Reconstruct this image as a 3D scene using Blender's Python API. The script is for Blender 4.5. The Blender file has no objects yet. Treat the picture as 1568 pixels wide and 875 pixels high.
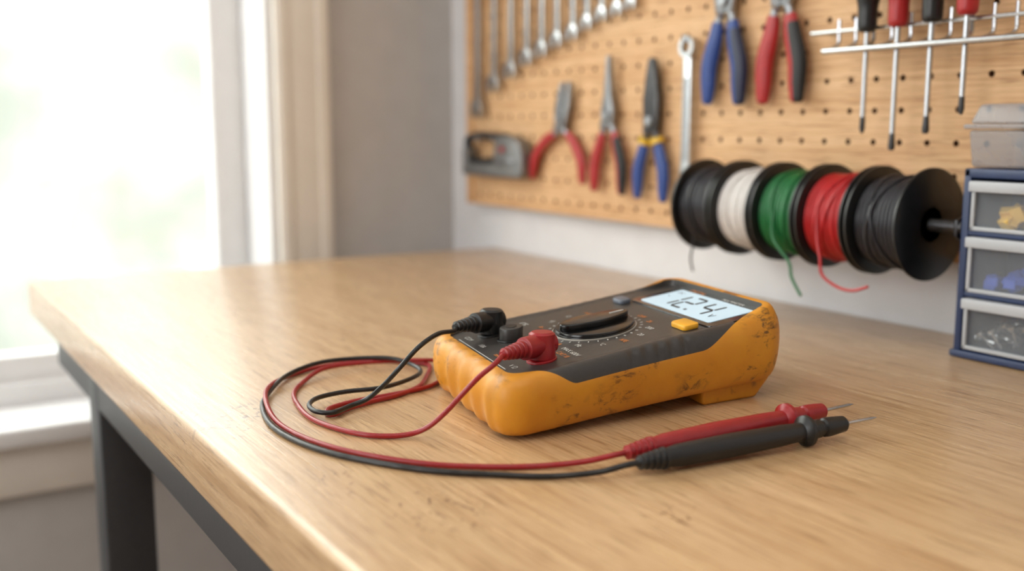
import bpy, bmesh, math, random
from mathutils import Vector, Matrix
random.seed(7)
pi=math.pi
scene=bpy.context.scene

# ------------------------------------------------------------------ materials
def lin(c):
    c=c/255.0
    return c/12.92 if c<=0.04045 else ((c+0.055)/1.055)**2.4
def col(r,g,b): return (lin(r),lin(g),lin(b),1)
class NT:
    def __init__(s,name):
        s.m=bpy.data.materials.new(name); s.m.use_nodes=True
        s.t=s.m.node_tree; s.b=s.t.nodes['Principled BSDF']; s.out=s.t.nodes['Material Output']
    def n(s,t,**k):
        x=s.t.nodes.new(t)
        for a,b in k.items(): setattr(x,a,b)
        return x
    def l(s,a,b): s.t.links.new(a,b)
    def mapn(s,scale,loc=(0,0,0),rot=(0,0,0)):
        tc=s.n('ShaderNodeTexCoord'); mp=s.n('ShaderNodeMapping')
        mp.inputs['Scale'].default_value=scale; mp.inputs['Location'].default_value=loc; mp.inputs['Rotation'].default_value=rot
        s.l(tc.outputs['Object'],mp.inputs['Vector']); return mp.outputs['Vector']
    def noise(s,vec,scale,detail=3,rough=.5,dist=0):
        x=s.n('ShaderNodeTexNoise'); x.inputs['Scale'].default_value=scale; x.inputs['Detail'].default_value=detail
        x.inputs['Roughness'].default_value=rough; x.inputs['Distortion'].default_value=dist
        if vec: s.l(vec,x.inputs['Vector'])
        return x.outputs['Fac']
    def ramp(s,fac,stops):
        x=s.n('ShaderNodeValToRGB'); e=x.color_ramp.elements
        while len(e)<len(stops): e.new(0.5)
        for i,(p,c) in enumerate(stops):
            e[i].position=p; e[i].color=c
        s.l(fac,x.inputs['Fac']); return x.outputs['Color']
    def mix(s,fac,a,b,mode='MIX'):
        x=s.n('ShaderNodeMix',data_type='RGBA',blend_type=mode)
        if isinstance(fac,(int,float)): x.inputs[0].default_value=fac
        else: s.l(fac,x.inputs[0])
        for i,v in ((6,a),(7,b)):
            if isinstance(v,tuple): x.inputs[i].default_value=v
            else: s.l(v,x.inputs[i])
        return x.outputs[2]
    def math(s,op,a,b=None,clamp=False):
        x=s.n('ShaderNodeMath',operation=op); x.use_clamp=clamp
        for i,v in ((0,a),(1,b)):
            if v is None: continue
            if isinstance(v,(int,float)): x.inputs[i].default_value=v
            else: s.l(v,x.inputs[i])
        return x.outputs[0]
    def bump(s,h,strength=.2,dist=.001):
        x=s.n('ShaderNodeBump'); x.inputs['Strength'].default_value=strength; x.inputs['Distance'].default_value=dist
        s.l(h,x.inputs['Height']); s.l(x.outputs['Normal'],s.b.inputs['Normal'])
MATS={}
def pm(name,rgb,rough=.5,metal=0,var=.12,scale=60,bump=.05,coat=0,alpha=1,emis=0,trans=0,spec=.5):
    if name in MATS: return MATS[name]
    t=NT(name); v=t.mapn((1,1,1)); nz=t.noise(v,scale,4)
    c=col(*rgb); d=tuple(x*(1-var) for x in c[:3])+(1,); u=tuple(min(1,x*(1+var*.6)) for x in c[:3])+(1,)
    t.l(t.ramp(nz,[(0.3,d),(0.7,u)]),t.b.inputs['Base Color'])
    t.b.inputs['Roughness'].default_value=rough; t.b.inputs['Metallic'].default_value=metal
    t.b.inputs['Coat Weight'].default_value=coat; t.b.inputs['Alpha'].default_value=alpha
    t.b.inputs['Transmission Weight'].default_value=trans
    t.b.inputs['Specular IOR Level'].default_value=spec
    if emis:
        t.b.inputs['Emission Color'].default_value=c; t.b.inputs['Emission Strength'].default_value=emis
    if bump: t.bump(nz,bump,.001)
    MATS[name]=t.m; return t.m

def oak(name,base,dark,light,rough=.4,marks=False,ax=1,lo=.0,coat=0):
    t=NT(name)
    def sc(a,l): 
        s=[a,a,a]; s[ax]=l; return tuple(s)
    broad=t.noise(t.mapn(sc(9,1.6)),1,3,.5,.3)
    fine=t.noise(t.mapn(sc(330,11)),1,4,.65)
    mid=t.noise(t.mapn(sc(75,3.2)),1,5,.6,.6)
    pores=t.noise(t.mapn(sc(700,26)),1,2,.5)
    c1=t.ramp(broad,[(.3,col(*base)),(.7,col(*light))])
    c2=t.mix(t.ramp(mid,[(.44,(0,0,0,1)),(.72,(.85,.85,.85,1))]),c1,col(*dark))
    c3=t.mix(t.ramp(fine,[(.45,(0,0,0,1)),(.75,(.8,.8,.8,1))]),c2,col(dark[0]-22,dark[1]-24,dark[2]-24))
    c4=t.mix(t.ramp(pores,[(.57,(0,0,0,1)),(.67,(.55,.55,.55,1))]),c3,col(dark[0]-64,dark[1]-64,dark[2]-58))
    if marks:
        # small dents and wear on the bench top
        tc=t.n('ShaderNodeTexCoord'); area=None
        for (x,y,r,yy) in ((.176,.612,.034,.5),(.212,.404,.026,.7),(.189,.462,.016,.7),(.30,.335,.02,1),(.33,.80,.02,1),(.46,.25,.018,1)):
            s_=t.n('ShaderNodeVectorMath',operation='SUBTRACT'); t.l(tc.outputs['Object'],s_.inputs[0]); s_.inputs[1].default_value=(x,y,0)
            q=t.n('ShaderNodeVectorMath',operation='MULTIPLY'); t.l(s_.outputs[0],q.inputs[0]); q.inputs[1].default_value=(1/r,yy/r,1/r)
            ln=t.n('ShaderNodeVectorMath',operation='LENGTH'); t.l(q.outputs[0],ln.inputs[0])
            a=t.math('SUBTRACT',1.0,ln.outputs['Value'],True)
            area=a if area is None else t.math('MAXIMUM',area,a)
        mk=t.noise(t.mapn((150,95,100)),1,5,.7,1.2)
        m=t.math('MULTIPLY',t.ramp(mk,[(.56,(0,0,0,1)),(.61,(1,1,1,1))]),t.math('MULTIPLY',area,2.2,True))
        m=t.math('MULTIPLY',m,.85)
        c4=t.mix(m,c4,col(98,58,34))
    t.l(c4,t.b.inputs['Base Color'])
    t.l(t.ramp(fine,[(.3,(rough-.05,)*3+(1,)),(.8,(rough+.12,)*3+(1,))]),t.b.inputs['Roughness'])
    t.b.inputs['Coat Weight'].default_value=coat; t.b.inputs['Coat Roughness'].default_value=.24
    t.bump(t.math('ADD',fine,t.math('MULTIPLY',pores,.6)),.22,.0006)
    return t.m

M_TABLE=oak('oak_tabletop',(197,162,120),(179,141,98),(207,174,133),.29,True,coat=.3)
M_CASE=pm('cream_window_casing',(232,226,216),.5,0,.04,14,.03)
M_PEG=oak('pegboard_wood',(213,171,126),(200,155,108),(221,182,138),.6,ax=1)
M_PEGD=pm('pegboard_gap_shade',(70,44,26),.9)  # dark sheet standing in for the shaded gap behind the holes
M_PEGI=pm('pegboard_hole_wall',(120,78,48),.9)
M_STEELB=pm('black_powder_coated_steel',(48,49,52),.45,0,.1,200,.1)
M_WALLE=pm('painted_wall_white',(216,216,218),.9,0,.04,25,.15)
M_WALLN=pm('painted_wall_shaded',(188,185,182),.9,0,.04,25,.15)  # off-white wall greyed, shade of the window side is put into the colour
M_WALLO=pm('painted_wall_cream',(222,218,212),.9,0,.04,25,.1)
M_FLOOR=oak('floor_boards',(150,118,88),(120,92,66),(170,138,104),.5)
M_CEIL=pm('ceiling_paint',(238,236,232),.95,0,.03,10,.05)
M_WHITE=pm('white_window_paint',(234,234,234),.45,0,.03,30,.03)
M_CHROME=pm('chrome_steel',(190,193,197),.26,1,.08,150,.03)
M_STEEL=pm('brushed_steel',(150,152,156),.38,1,.15,180,.06)
M_DSTEEL=pm('dark_steel',(84,84,86),.4,.9,.2,150,.06)
M_BLACK=pm('black_plastic',(20,20,21),.35,0,.15,250,.06)
M_BLKRUB=pm('black_rubber',(24,24,25),.5,0,.15,300,.08)
M_BLKBUMP=pm('black_spool_plastic',(17,17,18),.32,0,.15,80,.03)
M_REDG=pm('red_grip_vinyl',(166,32,34),.38,0,.12,120,.04)
M_BLUEG=pm('blue_grip_vinyl',(34,66,136),.38,0,.12,120,.04)
M_NAVYG=pm('navy_grip_vinyl',(24,32,62),.4,0,.12,120,.04)
M_YELC=pm('yellow_collar',(222,180,50),.4)
M_REDW=pm('red_wire_pvc',(180,30,34),.35,0,.1,200,.02)
M_GRNW=pm('green_wire_pvc',(24,108,56),.35,0,.1,200,.02)
M_WHTW=pm('white_wire_pvc',(216,213,210),.4,0,.06,200,.02)
M_BLKW=pm('black_wire_pvc',(40,40,46),.32,0,.12,200,.02)
M_REDL=pm('red_lead_silicone',(150,26,32),.36,0,.1,200,.03)
M_BLKL=pm('black_lead_silicone',(20,20,21),.38,0,.1,200,.03)
M_GFACE=pm('meter_face_dark',(56,53,51),.38,0,.1,400,.08)
M_KNOB=pm('knob_black',(11,11,12),.2,0,.1,200,.02)
M_RING=pm('dial_ring_grey',(150,146,138),.4,0,.1,200,.02)
M_GREYB=pm('grey_button',(96,104,116),.4)
M_YELB=pm('yellow_button',(228,166,40),.4)
M_LCD=pm('lcd_backlit',(176,200,214),.3,0,.03,40,0,emis=.38)
M_LCDD=pm('lcd_digit',(26,30,34),.5)
M_TXTW=pm('print_white',(205,205,200),.6)
M_TXTO=pm('print_orange',(214,124,40),.6)
M_BEZ=pm('lcd_bezel',(26,28,32),.2,coat=.5)
M_CABB=pm('navy_cabinet_plastic',(38,54,90),.42,0,.1,120,.04)
M_CLEAR=pm('clear_drawer_plastic',(190,196,204),.18,0,.04,40,.02,alpha=.16)
M_CLEARD=pm('frosted_drawer_lip',(190,193,198),.3,0,.04,40,.02,alpha=.8)
M_BOXG=pm('smoky_clear_plastic',(160,162,168),.2,0,.05,40,.02,alpha=.5)
M_BITY=pm('yellow_connectors',(236,192,70),.5)
M_BITB=pm('blue_connectors',(52,92,206),.5)
M_GUNG=pm('cast_grey_metal',(126,126,126),.4,.7,.15,120,.05)

def yellow_body():
    t=NT('yellow_holster_rubber'); v=t.mapn((1,1,1))
    n1=t.noise(v,40,4); base=t.ramp(n1,[(.3,col(202,131,22)),(.7,col(214,147,34))])
    sm=t.noise(t.mapn((1,1,1.8),(.03,.01,0)),60,8,.72,.6)
    ar=t.noise(v,18,3,.6)
    m=t.math('MULTIPLY',t.ramp(sm,[(.51,(0,0,0,1)),(.60,(1,1,1,1))]),t.ramp(ar,[(.47,(0,0,0,1)),(.59,(.88,.88,.88,1))]))
    c=t.mix(m,base,col(66,44,20))
    dirt=t.noise(v,9,4,.6)
    c=t.mix(t.ramp(dirt,[(.45,(0,0,0,1)),(.7,(.35,.35,.35,1))]),c,col(150,90,24))
    t.l(c,t.b.inputs['Base Color']); t.b.inputs['Roughness'].default_value=.46
    t.bump(t.noise(v,420,3),.12,.0006); return t.m
M_YEL=yellow_body()

# ------------------------------------------------------------------ mesh builder
def cat(pts,n=8):
    pts=[tuple(p) for p in pts]; out=[]
    N=len(pts)
    for i in range(N-1):
        p0=pts[max(i-1,0)];p1=pts[i];p2=pts[i+1];p3=pts[min(i+2,N-1)]
        for k in range(n):
            t=k/n
            out.append(tuple(.5*((2*b)+(-a+c)*t+(2*a-5*b+4*c-d)*t*t+(-a+3*b-3*c+d)*t**3) for a,b,c,d in zip(p0,p1,p2,p3)))
    out.append(pts[-1]); return out
class MB:
    def __init__(s,name): s.name=name; s.V=[]; s.F=[]; s.MI=[]; s.mats=[]
    def mi(s,m):
        if m not in s.mats: s.mats.append(m)
        return s.mats.index(m)
    def add(s,V,F,mat,bevel=0,segs=2,xf=None,ang=30,rec=True):
        bm=bmesh.new(); vs=[bm.verts.new(v) for v in V]
        for f in F:
            try: bm.faces.new([vs[i] for i in f])
            except ValueError: pass
        if rec: bmesh.ops.recalc_face_normals(bm,faces=bm.faces)
        if bevel:
            ed=[e for e in bm.edges if len(e.link_faces)==2 and e.calc_face_angle(0)>math.radians(ang)]
            bmesh.ops.bevel(bm,geom=ed,offset=bevel,segments=segs,profile=.5,affect='EDGES',clamp_overlap=True)
        bm.verts.index_update(); o=len(s.V); k=s.mi(mat)
        for v in bm.verts: s.V.append(tuple(xf(*v.co)) if xf else tuple(v.co))
        for f in bm.faces: s.F.append([o+v.index for v in f.verts]); s.MI.append(k)
        bm.free()
    def box(s,lo,hi,mat,bevel=0,segs=2,xf=None):
        (a,b,c),(d,e,f)=lo,hi
        V=[(a,b,c),(d,b,c),(d,e,c),(a,e,c),(a,b,f),(d,b,f),(d,e,f),(a,e,f)]
        s.add(V,[(0,3,2,1),(4,5,6,7),(0,1,5,4),(1,2,6,5),(2,3,7,6),(3,0,4,7)],mat,bevel,segs,xf)
    def poly(s,pts,d0,d1,mat,bevel=0,segs=2,xf=None):
        n=len(pts); V=[(x,y,d0) for x,y in pts]+[(x,y,d1) for x,y in pts]
        F=[list(range(n))[::-1],[n+i for i in range(n)]]+[(i,(i+1)%n,n+(i+1)%n,n+i) for i in range(n)]
        s.add(V,F,mat,bevel,segs,xf)
    def sweep(s,pts,rad,mat,seg=12,ref=None,ratio=1.,xf=None,cap=True,closed=False):
        P=[Vector(p) for p in pts]; n=len(P)
        if not hasattr(rad,'__len__'): rad=[rad]*n
        V=[];F=[]; nrm=None
        for i in range(n):
            t=(P[min(i+1,n-1)]-P[max(i-1,0)]).normalized()
            if ref is not None:
                b=Vector(ref); b=(b-t*b.dot(t)).normalized(); a=t.cross(b)
            else:
                if nrm is None:
                    nrm=Vector((0,0,1)) if abs(t.z)<.9 else Vector((1,0,0))
                nrm=(nrm-t*nrm.dot(t)).normalized(); b=nrm; a=t.cross(b)
            for k in range(seg):
                th=2*pi*k/seg
                V.append(tuple(P[i]+a*math.cos(th)*rad[i]+b*math.sin(th)*rad[i]*ratio))
        for i in range(n-1):
            for k in range(seg):
                k2=(k+1)%seg
                F.append((i*seg+k,i*seg+k2,(i+1)*seg+k2,(i+1)*seg+k))
        if cap: F.append(list(range(seg))[::-1]); F.append([(n-1)*seg+k for k in range(seg)])
        s.add(V,F,mat,xf=xf)
    def lathe(s,prof,c,axis,mat,seg=32,closed=False,cap=True,xf=None):
        A=Vector(axis).normalized(); R=Vector((0,0,1)) if abs(A.z)<.9 else Vector((1,0,0))
        B=A.cross(R).normalized(); C=A.cross(B); c=Vector(c); V=[];F=[];n=len(prof)
        for h,r in prof:
            for k in range(seg):
                th=2*pi*k/seg; V.append(tuple(c+A*h+B*math.cos(th)*r+C*math.sin(th)*r))
        for i in range(n if closed else n-1):
            j=(i+1)%n
            for k in range(seg):
                k2=(k+1)%seg; F.append((i*seg+k,i*seg+k2,j*seg+k2,j*seg+k))
        if cap and not closed: F.append(list(range(seg))[::-1]); F.append([(n-1)*seg+k for k in range(seg)])
        s.add(V,F,mat,xf=xf)
    def text(s,body,size,mat,xf,align='CENTER'):
        cu=bpy.data.curves.new('tmp','FONT'); cu.body=body; cu.size=size; cu.align_x=align; cu.align_y='CENTER'; cu.resolution_u=3
        o=bpy.data.objects.new('tmp',cu); bpy.context.collection.objects.link(o)
        dg=bpy.context.evaluated_depsgraph_get(); me=bpy.data.meshes.new_from_object(o.evaluated_get(dg))
        b=len(s.V); k=s.mi(mat)
        for v in me.vertices: s.V.append(tuple(xf(v.co.x,v.co.y,0)))
        for p in me.polygons: s.F.append([b+i for i in p.vertices]); s.MI.append(k)
        bpy.data.objects.remove(o); bpy.data.curves.remove(cu); bpy.data.meshes.remove(me)
    def done(s,ang=35,smooth=True):
        me=bpy.data.meshes.new(s.name); me.from_pydata(s.V,[],s.F)
        for m in s.mats: me.materials.append(m)
        me.polygons.foreach_set('material_index',s.MI)
        if smooth:
            me.polygons.foreach_set('use_smooth',[True]*len(s.F)); me.set_sharp_from_angle(angle=math.radians(ang))
        me.update()
        o=bpy.data.objects.new(s.name,me); bpy.context.collection.objects.link(o); return o

# ------------------------------------------------------------------ room
XE=.782; YN=1.414; ZF=-.86; ZC=1.55; XW=-2.2; YS=-2.2
b=MB('floor'); b.box((XW,YS,ZF-.05),(XE,YN,ZF),M_FLOOR); b.done(smooth=False)
b=MB('ceiling'); b.box((XW,YS,ZC),(XE,YN,ZC+.05),M_CEIL); b.done(smooth=False)
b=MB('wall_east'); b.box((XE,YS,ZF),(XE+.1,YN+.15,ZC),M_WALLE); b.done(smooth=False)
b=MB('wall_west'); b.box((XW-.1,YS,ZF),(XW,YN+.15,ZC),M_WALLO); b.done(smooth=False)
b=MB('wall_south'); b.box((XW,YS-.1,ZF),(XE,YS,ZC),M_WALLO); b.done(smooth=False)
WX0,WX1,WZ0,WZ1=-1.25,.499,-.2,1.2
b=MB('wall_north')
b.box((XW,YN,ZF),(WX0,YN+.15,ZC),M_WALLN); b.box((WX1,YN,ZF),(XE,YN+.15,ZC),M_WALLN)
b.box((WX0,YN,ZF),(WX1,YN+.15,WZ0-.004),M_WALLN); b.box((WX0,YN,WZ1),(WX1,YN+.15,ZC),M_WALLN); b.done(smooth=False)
b=MB('baseboard_north'); b.box((XW,YN-.014,ZF),(XE,YN,ZF+.1),M_WHITE,.003); b.done()
b=MB('baseboard_east'); b.box((XE-.014,YS,ZF),(XE,YN-.014,ZF+.1),M_WHITE,.003); b.done()

# window
b=MB('window_1')
def casing_v(x0,x1):
    b.box((x0,YN-.014,WZ0),(x1,YN,WZ1+.078),M_CASE,.003)
    b.box((x0+.004,YN-.0165,WZ0),(x0+.02,YN-.012,WZ1+.07),M_CASE,.002)
    b.box((x1-.02,YN-.0165,WZ0),(x1-.004,YN-.012,WZ1+.07),M_CASE,.002)
casing_v(WX1-.002,WX1+.078); casing_v(WX0-.078,WX0+.002)
b.box((WX0-.078,YN-.016,WZ1),(WX1+.078,YN,WZ1+.08),M_CASE,.003)
b.box((WX1-.012,YN,WZ0),(WX1,YN+.15,WZ1),M_WHITE,.002); b.box((WX0,YN,WZ0),(WX0+.012,YN+.15,WZ1),M_WHITE,.002)
b.box((WX0,YN,WZ1-.012),(WX1,YN+.15,WZ1),M_WHITE,.002)
b.box((WX0-.1,YN-.035,WZ0-.024),(WX1+.1,YN-.0005,WZ0+.001),M_WHITE,.005,3)
b.box((WX0+.0005,YN-.01,WZ0-.003),(WX1-.0005,YN+.15,WZ0+.001),M_WHITE)
b.box((WX0-.078,YN-.016,WZ0-.092),(WX1+.078,YN,WZ0-.024),M_CASE,.003)
def sash(x0,x1,y0,y1,fw,bw):
    b.box((x0,y0,WZ0),(x0+fw,y1,WZ1),M_WHITE,.004); b.box((x1-fw,y0,WZ0),(x1,y1,WZ1),M_WHITE,.004)
    b.box((x0+fw,y0,WZ0),(x1-fw,y1,WZ0+bw),M_WHITE,.004); b.box((x0+fw,y0,WZ1-fw),(x1-fw,y1,WZ1),M_WHITE,.004)
xm=(WX0+WX1)/2
sash(WX0+.012,xm,YN+.105,YN+.145,.046,.066); sash(xm,WX1-.012,YN+.105,YN+.145,.046,.066)
b.box((WX0+.012,YN+.088,WZ0),(WX1-.012,YN+.145,WZ0+.03),M_WHITE,.004)
g=NT('window_glass'); tr=g.n('ShaderNodeBsdfTransparent'); gl=g.n('ShaderNodeBsdfGlossy'); gl.inputs['Roughness'].default_value=.03
mx=g.n('ShaderNodeMixShader'); mx.inputs[0].default_value=.05; g.l(tr.outputs[0],mx.inputs[1]); g.l(gl.outputs[0],mx.inputs[2]); g.l(mx.outputs[0],g.out.inputs['Surface'])
b.box((WX0+.05,YN+.124,WZ0+.05),(WX1-.05,YN+.127,WZ1-.04),g.m)
b.done()

# bright garden seen outside the window
g=NT('outdoor_foliage_glow'); g.t.nodes.remove(g.b)
v=g.mapn((1,1,1)); n1=g.noise(v,1.9,4,.55); n2=g.noise(g.mapn((2.2,1,.4)),1,2,.5)
c=g.ramp(n1,[(.34,(.26,.285,.24,1)),(.48,(.33,.345,.31,1)),(.62,(.75,.76,.74,1))])
c=g.mix(g.ramp(n2,[(.52,(0,0,0,1)),(.70,(.2,.2,.2,1))]),c,(.30,.28,.25,1))
sx=g.n('ShaderNodeSeparateXYZ'); g.l(g.mapn((1,1,1)),sx.inputs[0])
mr_=g.n('ShaderNodeMapRange'); mr_.inputs['From Min'].default_value=.5; mr_.inputs['From Max'].default_value=2.2; mr_.inputs['To Min'].default_value=3.1; mr_.inputs['To Max'].default_value=14.0
g.l(sx.outputs['Z'],mr_.inputs['Value'])
e=g.n('ShaderNodeEmission'); g.l(mr_.outputs[0],e.inputs['Strength']); g.l(c,e.inputs['Color']); g.l(e.outputs[0],g.out.inputs['Surface'])
b=MB('outdoor_backdrop'); n=24; V=[];F=[]
for i in range(n+1):
    th=-1.25+2.5*i/n
    for z in (-1.6,4.2): V.append((-.3+4.2*math.sin(th),YN+4.2*math.cos(th)-.6,z))
for i in range(n): F.append((2*i,2*i+2,2*i+3,2*i+1))
b.add(V,F,g.m,rec=False); b.done()

# ------------------------------------------------------------------ workbench
TX0,TX1,TY0,TY1=.1526,.780,-.75,1.286
b=MB('workbench')
b.box((TX0,TY0,-.04),(TX1,TY1,0),M_TABLE,.0045,4)
b.box((TX0+.013,TY0+.1,-.08),(TX0+.05,TY1-.1,-.0401),M_STEELB,.002)
b.box((TX1-.07,TY0+.1,-.08),(TX1-.033,TY1-.1,-.0401),M_STEELB,.002)
for y in (TY0+.25,.963):
    b.box((TX0+.0125,y,ZF),(TX0+.0575,y+.045,-.0405),M_STEELB,.003)
    b.box((TX1-.075,y,ZF),(TX1-.03,y+.045,-.0405),M_STEELB,.003)
    b.box((TX0+.05,y+.004,-.079),(TX1-.06,y+.04,-.0402),M_STEELB,.002)
    for x in (TX0+.035,TX1-.0525): b.lathe([(0,.018),(.006,.018)],(x,y+.022,ZF),(0,0,1),M_BLACK,16)
b.done()

# ------------------------------------------------------------------ pegboard
PX=.763
b=MB('pegboard')
P=.0275; y0=.803+18*P; z0=.161-3*P; NC=40; NR=20; R=.0028; K=16; TH=.005
V=[];F=[]
Vh=[];Fh=[]
for i in range(NC):
    for j in range(NR):
        cy=y0-i*P; cz=z0+j*P; o=len(V)
        for k in range(K):
            a=2*pi*k/K; cx,sx=math.cos(a),math.sin(a); q=.5*P/max(abs(cx),abs(sx))
            V.append((PX,cy+cx*q,cz+sx*q))
        for k in range(K):
            a=2*pi*k/K; V.append((PX,cy+math.cos(a)*R,cz+math.sin(a)*R))
        for k in range(K): F.append((o+k,o+(k+1)%K,o+K+(k+1)%K,o+K+k))
        o2=len(Vh)
        for d in (0,TH):
            for k in range(K):
                a=2*pi*k/K; Vh.append((PX+d,cy+math.cos(a)*R,cz+math.sin(a)*R))
        for k in range(K): Fh.append((o2+k,o2+(k+1)%K,o2+K+(k+1)%K,o2+K+k))
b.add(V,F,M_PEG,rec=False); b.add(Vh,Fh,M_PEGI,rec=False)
ye=1.332; yb=y0-(NC-.5)*P; ys=y0+P/2; zb=.068; zs=z0-P/2; zt=z0+(NR-.5)*P
if zs<zb: zb=zs
b.box((PX,ys,zb),(PX+TH,ye,zt),M_PEG)
b.box((PX,yb,zb-.002),(PX+TH,ye,zs),M_PEG)
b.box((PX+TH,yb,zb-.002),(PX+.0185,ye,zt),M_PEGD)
b.box((PX-.004,ye-.016,zb-.002),(PX+.0185,ye,zt),M_PEG,.001)
b.done()
# metal hooks belong to the tool they carry
def hook(m,Y,Z,L=.02):
    m.sweep(cat([(PX-.0003,Y,Z),(PX-L*.6,Y,Z),(PX-L,Y,Z+.001),(PX-L-.002,Y,Z+.008)],5),.0014,M_CHROME,8)

def W(Y,Z,D=0):
    return lambda s,t,d:(PX-D-d,Y-s,Z+t)

# wrenches
wr=[(1287,183),(1242,218),(1199,235),(1160,250),(1125,259),(1091,269),(1057,276),(1028,286),(999,294),(970,298),(945,303)]
def ringprof(r0,r1,d0,d1): return [(d0,r0),(d1,r0),(d1,r1),(d0,r1)]
def wrench(Y,Zb,Zt,w,name='combination_wrench',wide=1.,thick=1.):
    m=MB(name); x=W(Y,Zb,.006)
    Rr=w*.95; pts=[]
    for k in range(19):
        a=math.radians(-52+284*k/18); pts.append((Rr*math.cos(a),Rr+Rr*math.sin(a)))
    pts+=[(-.42*Rr,.35*Rr),(-.40*Rr,.95*Rr),(0,1.12*Rr),(.40*Rr,.95*Rr),(.42*Rr,.35*Rr)]
    m.poly(pts,0,w*.55,M_CHROME,.0006,2,x)
    L=Zt-Zb; sw=w*.42*wide
    m.poly([(-sw*1.15,1.8*Rr),(sw*1.15,1.8*Rr),(sw*.85,L*.3),(sw*.8,L-1.5*Rr),(-sw*.8,L-1.5*Rr),(-sw*.85,L*.3)],w*.08,w*.42,M_CHROME,.0008,2,x)
    m.poly([(-sw*.45,L*.25),(sw*.45,L*.25),(sw*.45,L*.75),(-sw*.45,L*.75)],w*.40,w*.46,M_STEEL,.0003,1,x)
    m.lathe(ringprof(Rr*.55,Rr*.95,0,w*.6),x(0,L-Rr,0),(-1,0,0),M_CHROME,24,closed=True)
    hook(m,Y,Zt-Rr+Rr*.42,.016); m.done()
for i,(Y,Z) in enumerate(wr):
    wrench(Y/1000,Z/1000,.455-.006*i,.0160-.0006*i)
wrench(.846,.094,.270,.0125,wide=1.45)

# pliers
def pliers(name,Y,Z,tip,L,Rr,hl,hr,ml,mr,jaw=M_DSTEEL,collar=None,opn=0,w=.010,needle=True,two=None):
    m=MB(name); x=W(Y,Z,.005)
    T=tip[1]
    for sd in (-1,1):
        if needle: pts=[(0,-.012),(sd*w*.9,-.010),(sd*w,.006),(sd*w*.55,T*.35),(sd*w*.28,T*.75),(sd*w*.16,T),(0,T)]
        else: pts=[(0,-.012),(sd*w*.95,-.012),(sd*w*1.15,.004),(sd*w*1.2,T*.35),(sd*w*.8,T*.7),(sd*w*.42,T*.96),(sd*w*.2,T),(0,T)]
        an=-sd*opn; ca,sa=math.cos(an),math.sin(an); sl=tip[0]/T
        pts=[(ca*a-sa*c+sl*max(c,0),sa*a+ca*c) for a,c in pts]
        m.poly(pts,.001 if sd<0 else .0012,.0085 if sd<0 else .0082,jaw,.0008,2,x)
    m.lathe([(0,.0062),(.0105,.0062),(.0118,.005)],x(0,0,0),(-1,0,0),M_STEEL,20)
    for sd,E,mt in ((-1,L,ml),(1,Rr,mr)):
        ex,ey=E
        path=[(sd*.002,-.004),(sd*w*.75,-.016),(ex*.52+sd*.002,ey*.36),(ex*.86+sd*.002,ey*.62),(ex*.98,ey*.85),(ex,ey)]
        pp=cat([(a,c,.005) for a,c in path],8); n=len(pp)
        m.sweep(pp[:n//3+3],.0042,jaw,10,ref=(0,0,1),ratio=.8,xf=x)
        gp=pp[n//4:]; k=len(gp); rad=[]
        for i in range(k):
            q=i/(k-1); r=hl*(.72+.32*math.sin(pi*min(1,q*1.1)))
            if q>.9: r*=math.sqrt(max(.05,1-((q-.9)/.1)**2*.85))
            rad.append(r)
        m.sweep(gp,rad,mt,14,ref=(0,0,1),ratio=.62,xf=x)
        if two and sd==1:
            off=[(a+.0028,c,d+.0006) for a,c,d in gp[3:]]
            m.sweep(off,[r*.86 for r in rad[3:]],two,14,ref=(0,0,1),ratio=.70,xf=x)
        if collar:
            cp=gp[:4]; m.sweep(cp,[rad[3]*1.25]*len(cp),collar,14,ref=(0,0,1),ratio=.85,xf=x)
    hook(m,Y-.0,Z-.016,.02); m.done()
pliers('diagonal_pliers',1.079,.184,(.011,.046),(-.066,-.078),(.046,-.080),.0075,0,M_REDG,M_REDG,M_STEEL,opn=.12,w=.011,needle=False)
pliers('needle_nose_pliers',.982,.187,(0,.070),(-.027,-.090),(.026,-.092),.0082,0,M_REDG,M_REDG,M_STEEL,two=M_BLKRUB,w=.0115)
pliers('wire_cutters',.903,.181,(.000,.069),(-.023,-.088),(.022,-.090),.0082,0,M_BLUEG,M_BLUEG,M_DSTEEL,collar=M_YELC,w=.0105,needle=False)
pliers('combination_pliers',.791,.300,(0,.05),(-.023,-.103),(.022,-.104),.0098,0,M_BLUEG,M_BLUEG,M_STEEL,w=.012,needle=False,two=M_NAVYG)
pliers('combination_pliers',.715,.300,(0,.05),(-.021,-.104),(.022,-.103),.0098,0,M_REDG,M_REDG,M_STEEL,two=M_BLKRUB,w=.012,needle=False)

# staple gun
m=MB('staple_gun'); x=W(1.306,.106,.006)
m.poly([(0,0),(.15,0),(.158,.006),(.158,.03),(.150,.047),(.128,.056),(.098,.056),(.088,.044),(.084,.018),(.012,.016),(.012,.034),(.006,.042),(0,.036)],0,.02,M_GUNG,.0025,3,x)
m.sweep(cat([(.004,.036,.01),(.004,.05,.01),(.03,.056,.01),(.07,.055,.01),(.105,.054,.01)],6),[.0055]*25,M_DSTEEL,12,ref=(0,0,1),ratio=1.3,xf=x)
m.sweep(cat([(.012,.022,.01),(.03,.020,.01),(.06,.020,.01),(.084,.024,.01)],6),.005,M_BLKRUB,12,xf=x)
m.poly([(.1,.02),(.142,.02),(.142,.026),(.1,.026)],.019,.0225,M_STEEL,.0006,2,x)
m.lathe([(0,.004),(.003,.004)],x(.112,.038,.02),(-1,0,0),M_REDG,16)
hook(m,1.27,.1528,.02); hook(m,1.225,.1528,.02); m.done()

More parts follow.
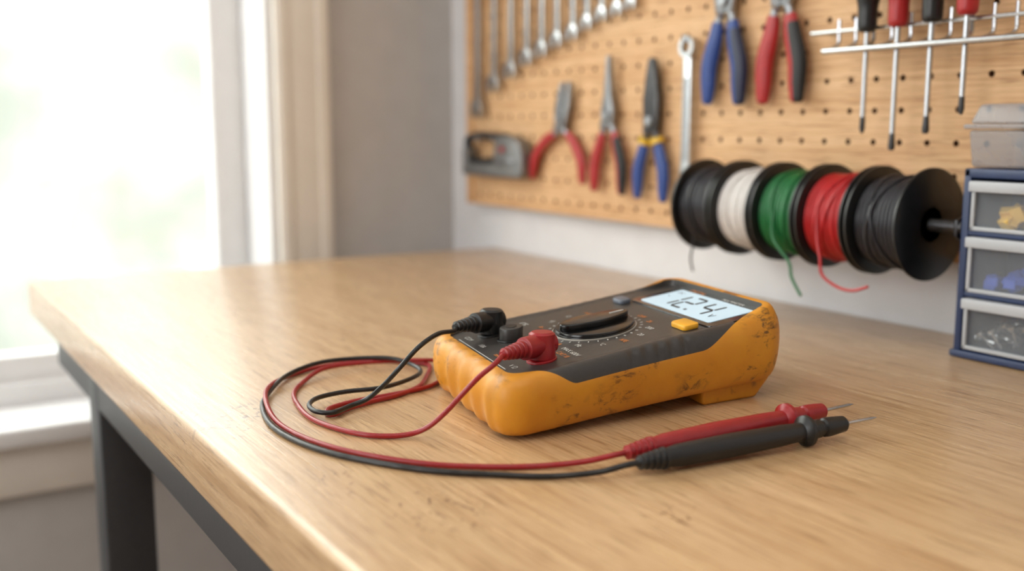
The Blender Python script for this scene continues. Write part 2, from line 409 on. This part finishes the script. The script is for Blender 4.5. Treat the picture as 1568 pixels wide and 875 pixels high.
# screwdriver rack
m=MB('screwdriver_rack')
XR=PX-.036
m.sweep([(PX-.02,.668,.258),(PX-.02,.40,.258)],.0019,M_CHROME,10)
m.sweep([(XR,.640,.240),(XR,.40,.240)],.0025,M_CHROME,10)
yy=.637
while yy>.41:
    m.sweep(cat([(PX-.02,yy,.268),(PX-.02,yy,.2575),(PX-.021,yy,.246),(XR,yy,.2405)],4),.0017,M_CHROME,8)
    yy-=.0186
for yy in (.66,.55,.42):
    m.sweep(cat([(PX-.0005,yy,.2585),(PX-.01,yy,.2585),(PX-.02,yy,.258)],3),.0019,M_CHROME,8)
m.done()
# screwdrivers
for Y,zb_,zh,mh,m2,flat in ((.5995,.169,.254,M_BLACK,M_BLACK,0),(.5685,.155,.256,M_REDG,M_REDG,1),(.5365,.169,.257,M_BLACK,M_BLKRUB,1),(.5055,.184,.260,M_REDG,M_BLACK,0)):
    m=MB('screwdriver'); c=(PX-.029,Y,0)
    tip=[(0,.0012),(.004,.0024),(.02,.0022)] if not flat else [(0,.0022),(.003,.0030),(.012,.0024)]
    m.lathe([(zb_+a,r) for a,r in tip[:2]]+[(zb_+.014,.0022)],c,(0,0,1),M_DSTEEL,12)
    m.lathe([(zb_+.014,.0022),(zh+.002,.0022)],c,(0,0,1),M_CHROME,14)
    V=[];F=[];prof=[(0,.0055),(.003,.0078),(.012,.0082),(.022,.0086),(.034,.0112),(.05,.0128),(.075,.0132),(.092,.0115),(.1,.007)]
    pr=cat(prof,4); S=36
    for h,r in pr:
        for q in range(S):
            th=2*pi*q/S; rr=r*(1-.07*(.5+.5*math.cos(6*th))*(1 if h>.03 else 0)); V.append((c[0]+rr*math.cos(th),c[1]+rr*math.sin(th),zh+h))
    for i in range(len(pr)-1):
        for q in range(S): F.append((i*S+q,i*S+(q+1)%S,(i+1)*S+(q+1)%S,(i+1)*S+q))
    F.append(list(range(S))); F.append([(len(pr)-1)*S+q for q in range(S)])
    m.add(V,F,mh)
    if m2!=mh: m.lathe([(zh+.034,.0110),(zh+.05,.0130),(zh+.056,.0134),(zh+.06,.0130)],c,(0,0,1),m2,24)
    m.done()

# ------------------------------------------------------------------ wire spools on rod
SX,SZ=.7175,.0975; FR=.0453
sp=[(.777,M_BLKW),(.724,M_WHTW),(.671,M_GRNW),(.618,M_REDW),(.565,M_BLKW)]
for yl,mw in sp:
    m=MB('wire_spool'); ya=yl-.0015; yb_=yl-.0515
    for y in (ya,yb_+.003):
        m.lathe([(0,.006),(0,FR-.001),(.0006,FR),(.0024,FR),(.003,FR-.001),(.003,.006)],(SX,y,SZ),(0,-1,0),M_BLKBUMP,56,closed=True)
    m.lathe([(0,.006),(0,.014),(.05,.014),(.05,.006)],(SX,ya,SZ),(0,-1,0),M_BLKBUMP,32,closed=True)
    wrr=.0018; nt_=12; prof=[(.0032,.013)]
    for i in range(nt_):
        yc=.0035+ (i+.5)*(.0430/nt_)
        jit=random.uniform(-.0006,.0006)
        for q in range(7):
            a=pi-pi*q/6; prof.append((yc+math.cos(a)*.0430/nt_/2,.0352+jit+math.sin(a)*wrr))
    prof.append((.0468,.013))
    m.lathe(prof,(SX,ya,SZ),(0,-1,0),mw,56,cap=False)
    for q in range(2):
        pts=[]; ph=random.uniform(0,6)
        for i in range(49):
            th=2*pi*i/48; pts.append((SX+.0378*math.cos(th),yl-.026+.010*math.sin(th+ph)*(1 if q else -1),SZ+.0378*math.sin(th)))
        m.sweep(pts,.0014,mw,8,cap=False)
    if mw is M_GRNW: m.sweep(cat([(SX-.037,yl-.024,SZ+.004),(SX-.0385,yl-.026,SZ-.02),(SX-.037,.627,.058),(SX-.04,.620,.045),(SX-.042,.607,.031)],8),.0013,mw,8)
    if mw is M_REDW: m.sweep(cat([(SX-.037,yl-.020,SZ+.01),(SX-.039,yl-.023,SZ-.015),(SX-.04,.590,.066),(SX-.043,.584,.052),(SX-.043,.568,.044),(SX-.043,.552,.043),(SX-.042,.538,.048)],8),.0013,mw,8)
    if yl==.777: m.sweep(cat([(SX-.03,yl-.02,SZ-.02),(SX-.028,yl-.017,.06),(SX-.026,.765,.045),(SX-.02,.768,.032)],8),.0011,mw,8)
    m.done()
m=MB('spool_rod'); m.lathe([(0,.0045),(.002,.0052),(.305,.0052),(.307,.0045)],(SX,.792,SZ),(0,-1,0),M_DSTEEL,24)
for y in (.789,.490):
    m.poly([(SX-.006,SZ-.007),(SX+.0,SZ-.010),(PX-.0005,SZ-.014),(PX-.0005,SZ+.02),(SX+.004,SZ+.009),(SX-.006,SZ+.006)],0,.003,M_DSTEEL,.0008,2,lambda a,c,d,y=y:(a,y-d,c))
m.done()

# ------------------------------------------------------------------ parts cabinet
CX=.700; CY=.476; CW=.30; CH=.144
m=MB('parts_cabinet')
fr=.006
bk=PX-.0045
m.box((CX,CY-fr,0.0005),(bk,CY,CH),M_CABB,.0015); m.box((CX,CY-CW,0.0005),(bk,CY-CW+fr,CH),M_CABB,.0015)
m.box((CX,CY-CW,CH-.007),(bk,CY,CH),M_CABB,.0015); m.box((CX-.002,CY-CW-.002,.0005),(bk,CY+.002,.006),M_CABB,.0015)
m.box((bk-.004,CY-CW+.002,.003),(bk,CY-.002,CH-.003),M_CABB)
rows=[(.098,.1355),(.0515,.094),(.0075,.0475)]
cols=[]; cw=(CW-2*fr)/3
for i in range(3): cols.append((CY-fr-i*cw-.0015,CY-fr-(i+1)*cw+.0015))
for z in (.0495,.0960): m.box((CX+.001,CY-CW+.003,z-.0018),(bk,CY-.003,z+.0018),M_CABB,.0005)
for i in (1,2): m.box((CX+.001,CY-fr-i*cw-.0014,.004),(bk,CY-fr-i*cw+.0014,CH-.004),M_CABB,.0005)
for ri,(za,zb2) in enumerate(rows):
    for ya,yb2 in cols:
        m.box((CX+.002,yb2,za),(CX+.0035,ya,zb2-.001),M_CLEAR,.0004)
        m.box((CX+.0035,yb2,za),(bk-.01,ya,za+.0012),M_CLEAR)
        m.box((CX-.006,yb2+.0005,zb2-.0085),(CX+.003,ya-.0005,zb2-.0005),M_CLEARD,.0012)
        m.box((CX-.0005,yb2,za),(CX+.002,yb2+.003,zb2-.009),M_CLEARD,.0006); m.box((CX-.0005,ya-.003,za),(CX+.002,ya,zb2-.009),M_CLEARD,.0006)
        m.box((CX-.0005,yb2,za),(CX+.002,ya,za+.003),M_CLEARD,.0006)
        mat=(M_BITY,M_BITB,M_CHROME)[ri]
        for q in range(34):
            cx=random.uniform(CX+.009,CX+.04); cy=random.uniform(yb2+.01,ya-.010); cz=za+.004+random.uniform(0,.015)*min(1,(ya-.006-cy)/.03)
            A=Matrix.Rotation(random.uniform(0,3),3,(random.random(),random.random(),1)) 
            if ri==2:
                d=A@Vector((.2,1,.1)).normalized(); p=Vector((cx,cy,cz+.002))
                m.sweep([tuple(p-d*.008),tuple(p+d*.006)],.0013,mat,8); m.lathe([(0,.0034),(.002,.0034)],tuple(p+d*.006),tuple(d),mat,10)
            else:
                s_=.0045
                Vv=[tuple(Vector((cx,cy,cz+.001))+A@Vector((a*s_*1.3,c*s_,d*s_*.8))) for a in (-1,1) for c in (-1,1) for d in (-1,1)]
                m.add(Vv,[(0,1,3,2),(4,6,7,5),(0,4,5,1),(2,3,7,6),(0,2,6,4),(1,5,7,3)],mat,.0006,1)
m.done()
m=MB('plastic_storage_box'); bz=CH+.0005
m.add([(CX+.004,CY-.002,bz),(bk,CY-.002,bz),(bk,CY-.16,bz),(CX+.004,CY-.16,bz),(CX+.001,CY+.0,bz+.028),(bk,CY+.0,bz+.028),(bk,CY-.162,bz+.028),(CX+.001,CY-.162,bz+.028)],
      [(0,3,2,1),(4,5,6,7),(0,1,5,4),(1,2,6,5),(2,3,7,6),(3,0,4,7)],M_BOXG,.003,3)
m.box((CX-.002,CY-.164,bz+.0285),(bk,CY+.002,bz+.032),M_BOXG,.001)
m.add([(CX+.001,CY,bz+.032),(bk,CY,bz+.032),(bk,CY-.162,bz+.032),(CX+.001,CY-.162,bz+.032),(CX+.006,CY-.005,bz+.047),(bk,CY-.005,bz+.047),(bk,CY-.157,bz+.047),(CX+.006,CY-.157,bz+.047)],
      [(0,3,2,1),(4,5,6,7),(0,1,5,4),(1,2,6,5),(2,3,7,6),(3,0,4,7)],M_BOXG,.003,3)
m.box((CX-.004,CY-.095,bz+.018),(CX+.001,CY-.07,bz+.036),M_BOXG,.001)
m.done()

# ------------------------------------------------------------------ multimeter
O=Vector((.284,.464)); ua=math.radians(-2); va=math.radians(78)
U=Vector((math.cos(ua),math.sin(ua))); Vv=Vector((math.cos(va),math.sin(va)))
L=.219; Wd=.154; RC=.024
def ztop(u): return .0355+.0225*u/L
def zbot(u): return .0003+.0115*max(0,u/L)
def MM(u,v,z):
    p=O+U*u+Vv*v; return (p.x,p.y,z)
def onface(u,v,h=0): return MM(u,v,ztop(u)-.0016+h)
PR=[(.015,0),(.0055,.06),(.0015,.25),(0,.55),(.0008,.80),(.0035,.94),(.008,1.),(.013,1.),(.0175,1.)]
def prof(p):
    i=min(int(p),len(PR)-2); t=p-i; 
    p0=PR[max(i-1,0)];p1=PR[i];p2=PR[i+1];p3=PR[min(i+2,len(PR)-1)]
    return tuple(.5*((2*b_)+(-a+c_)*t+(2*a-5*b_+4*c_-d)*t*t+(-a+3*b_-3*c_+d)*t**3) for a,b_,c_,d in zip(p0,p1,p2,p3))
def sst(a,b_,x):
    t=max(0,min(1,(x-a)/(b_-a))); return t*t*(3-2*t)
per=[]  # (base point, outward normal)
def seg(a,b_,n,nrm):
    for i in range(n): t=i/n; per.append((a[0]+(b_[0]-a[0])*t,a[1]+(b_[1]-a[1])*t,nrm[0],nrm[1]))
def arc(cx,cy,a0,n):
    for i in range(n):
        a=a0+pi/2*i/n; per.append((cx+RC*math.cos(a),cy+RC*math.sin(a),math.cos(a),math.sin(a)))
seg((RC,0),(L-RC,0),110,(0,-1)); arc(L-RC,RC,-pi/2,14); seg((L,RC),(L,Wd-RC),50,(1,0)); arc(L-RC,Wd-RC,0,14)
seg((L-RC,Wd),(RC,Wd),110,(0,1)); arc(RC,Wd-RC,pi/2,14); seg((0,Wd-RC),(0,RC),90,(-1,0)); arc(RC,RC,pi,14)
NP=len(per); KB=18; KD=9
V=[]
loops=KB+1+KD
for (bx,by,nx,ny) in per:
    side=abs(ny)
    bump=sst(.08,.24,bx/L)*(1-sst(.66,.90,bx/L))*side
    pb=7.0-3.35*bump
    for k in range(loops):
        if k<=KB: p=pb*k/KB
        else: p=pb+(8.0-pb)*(k-KB)/KD
        p=max(0,min(7.999,p)); ins,zz=prof(p)
        if nx<-.7: ins+=.0024*(.5-.5*math.cos(2*pi*by/.0245))*sst(.4,1.2,p)*(1-sst(5.6,7,p))*sst(.01,.022,by)*(1-sst(Wd-.02,Wd-.01,by))
        if k>KB and k<KB+7 and side>.9 and .40*L<bx<.62*L: ins+=.0011*(.5-.5*math.cos(2*pi*bx/.0098))
        ins+=.0028*side*math.sin(pi*max(0,min(1,bx/L)))**2
        endr=sst(.80,.93,bx/L)
        u=bx-nx*ins; v=by-ny*ins
        zb0=zbot(u); zt0=ztop(u)
        z=zb0+(zt0-zb0)*zz
        z+=.0035*sst(4.6,6,p)*endr*(1 if k<=KB else 0)
        if k>KB:
            rec=.0016*sst(5.5,7,p) if bump>.4 else .0016
            z-=rec
        V.append(MM(u,v,z))
faces_y=[];faces_d=[]
for i in range(NP):
    j=(i+1)%NP
    for k in range(loops-1):
        f=(i*loops+k,j*loops+k,j*loops+k+1,i*loops+k+1)
        (faces_y if k<KB else faces_d).append(f)
faces_y.append([i*loops for i in range(NP)][::-1]); faces_d.append([i*loops+loops-1 for i in range(NP)])
m=MB('multimeter')
m.V=list(V); iy=m.mi(M_YEL); idd=m.mi(M_GFACE)
for f in faces_y: m.F.append(list(f)); m.MI.append(iy)
for f in faces_d: m.F.append(list(f)); m.MI.append(idd)
# tilt foot under the display end
m.poly([(.69*L,.014),(.695*L,.0004),(.71*L,.0),(.90*L,.0),(.955*L,.012),(.955*L,.022)],.012,Wd-.012,M_YEL,.0022,3,lambda a,c,d:MM(a,d,c))
def fx(u0,v0,h=.0004): return lambda x,y,z:onface(u0+y,v0-x,h+z)
# LCD
lu,lv=.828*L,.43*Wd
def rrect(w,h,r,n=5):
    pts=[]
    for cx,cy,a0 in ((w/2-r,h/2-r,0),(-w/2+r,h/2-r,90),(-w/2+r,-h/2+r,180),(w/2-r,-h/2+r,270)):
        for i in range(n+1):
            a=math.radians(a0+90*i/n); pts.append((cx+r*math.cos(a),cy+r*math.sin(a)))
    return pts
m.poly(rrect(.112,.052,.006),-.0005,.0012,M_BEZ,.0005,2,fx(lu,lv,0))
m.poly(rrect(.094,.0385,.002),0,.0016,M_LCD,0,1,fx(lu-.002,lv,0))
def segd(cx,cy,on,w=.0130,h=.0245,t=.0023):
    S={'a':((-w/2,h/2),(w/2,h/2)),'d':((-w/2,-h/2),(w/2,-h/2)),'g':((-w/2,0),(w/2,0)),'f':((-w/2,h/2),(-w/2,0)),'b':((w/2,h/2),(w/2,0)),'e':((-w/2,0),(-w/2,-h/2)),'c':((w/2,0),(w/2,-h/2))}
    for k in on:
        (x0,y0_),(x1,y1_)=S[k]; d=Vector((x1-x0,y1_-y0_)).normalized(); nn=Vector((-d.y,d.x)); g_=.0005
        a=Vector((x0,y0_))+d*g_; c=Vector((x1,y1_))-d*g_; h_=t/2
        pts=[a,a+d*h_+nn*h_,c-d*h_+nn*h_,c,c-d*h_-nn*h_,a+d*h_-nn*h_]
        pts=[(cx+q.x+.02*q.y,cy+q.y) for q in pts]
        m.poly(pts,.0016,.0018,M_LCDD,0,1,fx(lu-.002,lv,0))
segd(-.0265,0,'bc'); segd(-.0070,0,'abged'); segd(.0180,0,'fgbc')
m.poly([(.0040,-.0130),(.0065,-.0130),(.0065,-.0106),(.0040,-.0106)],.0016,.0018,M_LCDD,0,1,fx(lu-.002,lv,0))
m.text('V',.009,M_LCDD,fx(lu-.0115,lv-.035,.0019)); m.text('DC',.005,M_LCDD,fx(lu+.010,lv+.037,.0019)); m.text('-',.010,M_LCDD,fx(lu,lv+.038,.0019))
m.text('DIGITAL',.0056,M_TXTO,fx(lu+.0210,lv+.030,.0014)); m.text('MULTIMETER',.0046,M_TXTW,fx(lu+.0210,lv-.016,.0014))
# dial
du,dv=.455*L,.475*Wd
def dxf(x,y,z): return onface(du+y,dv-x,z)
def disc(r,h0,h1,mat,bev=.0006,xf=dxf,n=64): m.poly([(r*math.cos(2*pi*i/n),r*math.sin(2*pi*i/n)) for i in range(n)],h0,h1,mat,bev,2,xf)
disc(.0302,-.0005,.0008,M_RING,.0003); disc(.0292,0,.0016,M_KNOB,.0003)
disc(.0280,0,.0034,M_KNOB,.0012)
lens=[]
for i in range(25):
    a=-1+2*i/24; lens.append((.0098*(1-a*a)**.6+.0010,a*.0268))
lens=lens+[(-x_,y_) for x_,y_ in lens[::-1]]
m.poly(lens,.003,.0078,M_KNOB,.0024,4,dxf)
m.poly([(-.0006,.012),(.0006,.012),(.0006,.023),(-.0006,.023)],.0078,.0081,M_TXTW,0,1,dxf)
labels=['OFF','V~','V=','mV','Ω','•))','A~','A=','mA','µA','Hz','°C','hFE','20','200','2k']
for i,tx in enumerate(labels):
    a=math.radians(90+ i*360/len(labels)); r=.0385
    m.text(tx,.0054,M_TXTO if i%3==0 else M_TXTW,fx(du+r*math.sin(a),dv-r*1.12*math.cos(a),.0004))
    for q in (0,.5):
        aa=a+q*2*pi/len(labels); 
        p0=(.0325*math.cos(aa),.0325*math.sin(aa)); p1=(.0344*math.cos(aa),.0344*math.sin(aa)); nn=Vector((-math.sin(aa),math.cos(aa)))*.0003
        m.poly([(p0[0]-nn.x,p0[1]-nn.y),(p1[0]-nn.x,p1[1]-nn.y),(p1[0]+nn.x,p1[1]+nn.y),(p0[0]+nn.x,p0[1]+nn.y)],.0001,.0004,M_TXTW,0,1,dxf)
# buttons
m.poly(rrect(.019,.0125,.003),0,.0035,M_YELB,.001,2,fx(.665*L,.175*Wd,0))
m.poly(rrect(.016,.0095,.003),0,.0032,M_GREYB,.001,2,fx(.68*L,.80*Wd,0))
# input jacks
J=[(.19*L,.215*Wd),(.20*L,.40*Wd),(.205*L,.61*Wd),(.178*L,.76*Wd)]
for i,(ju,jv) in enumerate(J):
    xf=lambda x,y,z,ju=ju,jv=jv:onface(ju+y,jv-x,z)
    disc(.0098,-.0004,.0012,(M_REDL if i<1 else M_BLACK),.0004,xf,32)
    if i in(1,2): disc(.0082,0,.0085 if i==2 else .003,M_GFACE if i==2 else M_BLACK,.0008,xf,32); disc(.004,.003,.0088 if i==2 else .0033,M_BLACK,0,xf,20)
for tx,u_,v_,mt in (('V Ω',.10*L,.215*Wd,M_TXTW),('COM',.10*L,.76*Wd,M_TXTW),('mA',.105*L,.41*Wd,M_TXTO),('10A',.105*L,.60*Wd,M_TXTW),('MAX 600V',.285*L,.22*Wd,M_TXTW),('CAT III',.255*L,.21*Wd,M_TXTO),('CE',.30*L,.80*Wd,M_TXTW),('FUSED',.27*L,.47*Wd,M_TXTW)):
    m.text(tx,.0052 if tx!='CE' else .008,mt,fx(u_,v_,.0004))
m.poly([(-.0002-.045,-.0002),(.045,-.0002),(.045,.0002),(-.045,.0002)],.0001,.0004,M_TXTW,0,1,fx(.075*L+.0,.5*Wd,0))
m.done(40)

# ------------------------------------------------------------------ test leads
def lead(name,mat,plug,pdir,cable,probe):
    m=MB(name); p=Vector(plug); d=Vector(pdir).normalized()
    m.lathe([(.0013,.0068),(.0014,.0082),(.007,.0082),(.009,.0078),(.0160,.0078),(.0172,.0062)],tuple(p),(0,0,1),mat,28)
    c=p+Vector((0,0,.0096))
    q=cat([tuple(c-d*.008),tuple(c-d*.004),tuple(c),tuple(c+d*.012),tuple(c+d*.016)],4)
    m.sweep(q,[.0050 if i==0 else .0068 for i in range(len(q)-1)]+[.0052],mat,20,ref=(0,0,1),ratio=1.)
    a=c+d*.014; pr=[]
    nr=6
    for i in range(nr):
        h=i*.0032; r=.0056-.0024*i/nr; pr+=[(h,r-.0010),(h+.0004,r),(h+.0020,r),(h+.0024,r-.0010)]
    pr.append((nr*.0032+.001,.0018))
    m.lathe(pr,tuple(a),tuple(d),mat,20)
    e=a+d*.018
    A=Vector(probe[0]); B=Vector(probe[1]); dd=(B-A); T=dd.length; dn=dd.normalized()
    pts=[tuple(e)]+cable+[tuple(A-dn*.006),tuple(A+dn*.004)]
    m.sweep(cat(pts,10),.00155,mat,12)
    pf=[(0,.0017)]
    for i in range(5):
        h=.002+i*.0034; r=.0038+.0005*i; pf+=[(h,r-.0010),(h+.0003,r),(h+.0022,r),(h+.0025,r-.0010)]
    pf+=[(.0205,.0052),(.026,.0060),(.06,.0065),(.095,.0058),(.108,.0052),(.1095,.0078),(.1105,.0087),(.1128,.0087),(.1138,.0078),(.115,.0056),(.121,.0052),(.122,.0042),(.1235,.0042),(.1245,.0053),(.128,.0055),(.139,.0046),(.141,.0030)]
    pf=[(h*T/.165,r) for h,r in pf]
    m.lathe(pf,tuple(A),tuple(dn),mat,28)
    k=T/.165
    m.lathe([(.139*k,.0011),(.161*k,.0010),(.165*k,.0002)],tuple(A),tuple(dn),M_CHROME,12)
    return m.done(30)
J0=onface(*J[0],0); J3=onface(*J[3],0)
def P3(lst,z=.0018): return [((t[0]/1000,t[1]/1000,z) if len(t)==2 else (t[0]/1000,t[1]/1000,t[2]/1000)) for t in lst]
red=P3([(290,479,44),(280,479,38),(272,484,28),(266,492,17),(260,500,8),(253,507,3),(243,512),(231,522),(222,542),(217,570),(221,603),(229,632),(244,656),(266,674,5),(292,678,5),(319,671,5),(338,662,5),(362,660),(378,648),(372,634),(345,620),(326,610),(310,600),(282,595),(256,593),(236,586),(229,576),(232,571),(243,578),(262,586,1.8),(285,592,1.8),(308,606),(326,630),(340,652),(340,664,1.8),(324,683,1.8),(303,694,1.8),(272,694,1.8),(241,678,1.8),(217,646,4.8),(204,614,4.9),(197,577,2.5),(198,545),(206,511),(220,482),(238,457),(259,439),(283,425),(304,414,3.5)])
blk=P3([(312,565,46),(296,556,47.5),(278,547,43),(266,548,32),(260,558,20),(254,570,9),(244,573,5.2),(229,565,5),(221,573,5),(223,589,5),(234,602,5),(254,606,5.2),(278,603,5.2),(302,612,5.4),(320,628,5.2),(325,648,5.2),(317,666,8),(297,680,8),(266,681,8.2),(237,668,5.2),(212,636,1.8),(200,609,1.8),(192,570),(193,535),(202,500),(218,470),(236,445),(256,427),(279,409),(300,397,3.5)])
lead('test_lead',M_REDL,J0,(-.97,-.24,-.03),red,((.3236,.4052,.0072),(.4960,.4010,.0092)))
lead('test_lead',M_BLKL,J3,(-.97,-.24,-.0),blk,((.3190,.3895,.0070),(.4840,.3745,.0092)))

# ------------------------------------------------------------------ lights
def area(name,loc,target,size,size_y,power,color):
    l=bpy.data.lights.new(name,'AREA'); l.shape='RECTANGLE'; l.size=size; l.size_y=size_y; l.energy=power; l.color=color
    o=bpy.data.objects.new(name,l); bpy.context.collection.objects.link(o); o.location=loc
    o.rotation_euler=(Vector(target)-Vector(loc)).to_track_quat('-Z','Y').to_euler(); return o
area('overhead_fill',(-.3,-.2,1.5),(-.3,-.2,0),1.6,1.6,11,(1,.97,.93))  # added soft fill from above, no fixture modelled
area('side_fill',(-2.1,.6,.6),(.4,.8,.1),1.4,1.3,24,(.98,.985,1))  # added fill from the left, there is no window in this wall
sun=bpy.data.lights.new('sun','SUN'); sun.energy=3.4; sun.angle=.3; sun.color=(1,.97,.92)
so=bpy.data.objects.new('sun',sun); bpy.context.collection.objects.link(so); so.rotation_euler=Vector((.55,-1,-.6)).to_track_quat('-Z','Y').to_euler()
w=bpy.data.worlds.new('World'); scene.world=w; w.use_nodes=True
w.node_tree.nodes['Background'].inputs[0].default_value=(.95,.98,1,1); w.node_tree.nodes['Background'].inputs[1].default_value=1.5

# ------------------------------------------------------------------ camera
cam=bpy.data.cameras.new('camera'); cam.lens=36.23; cam.sensor_width=36; cam.clip_start=.01
co=bpy.data.objects.new('camera',cam); bpy.context.collection.objects.link(co)
co.location=(0,0,.175); co.rotation_euler=(math.radians(90-8.79),0,math.radians(-32.2))
cam.dof.use_dof=True; cam.dof.focus_distance=.62; cam.dof.aperture_fstop=3.8
scene.camera=co
scene.view_settings.view_transform='Standard'
scene.view_settings.exposure=.25
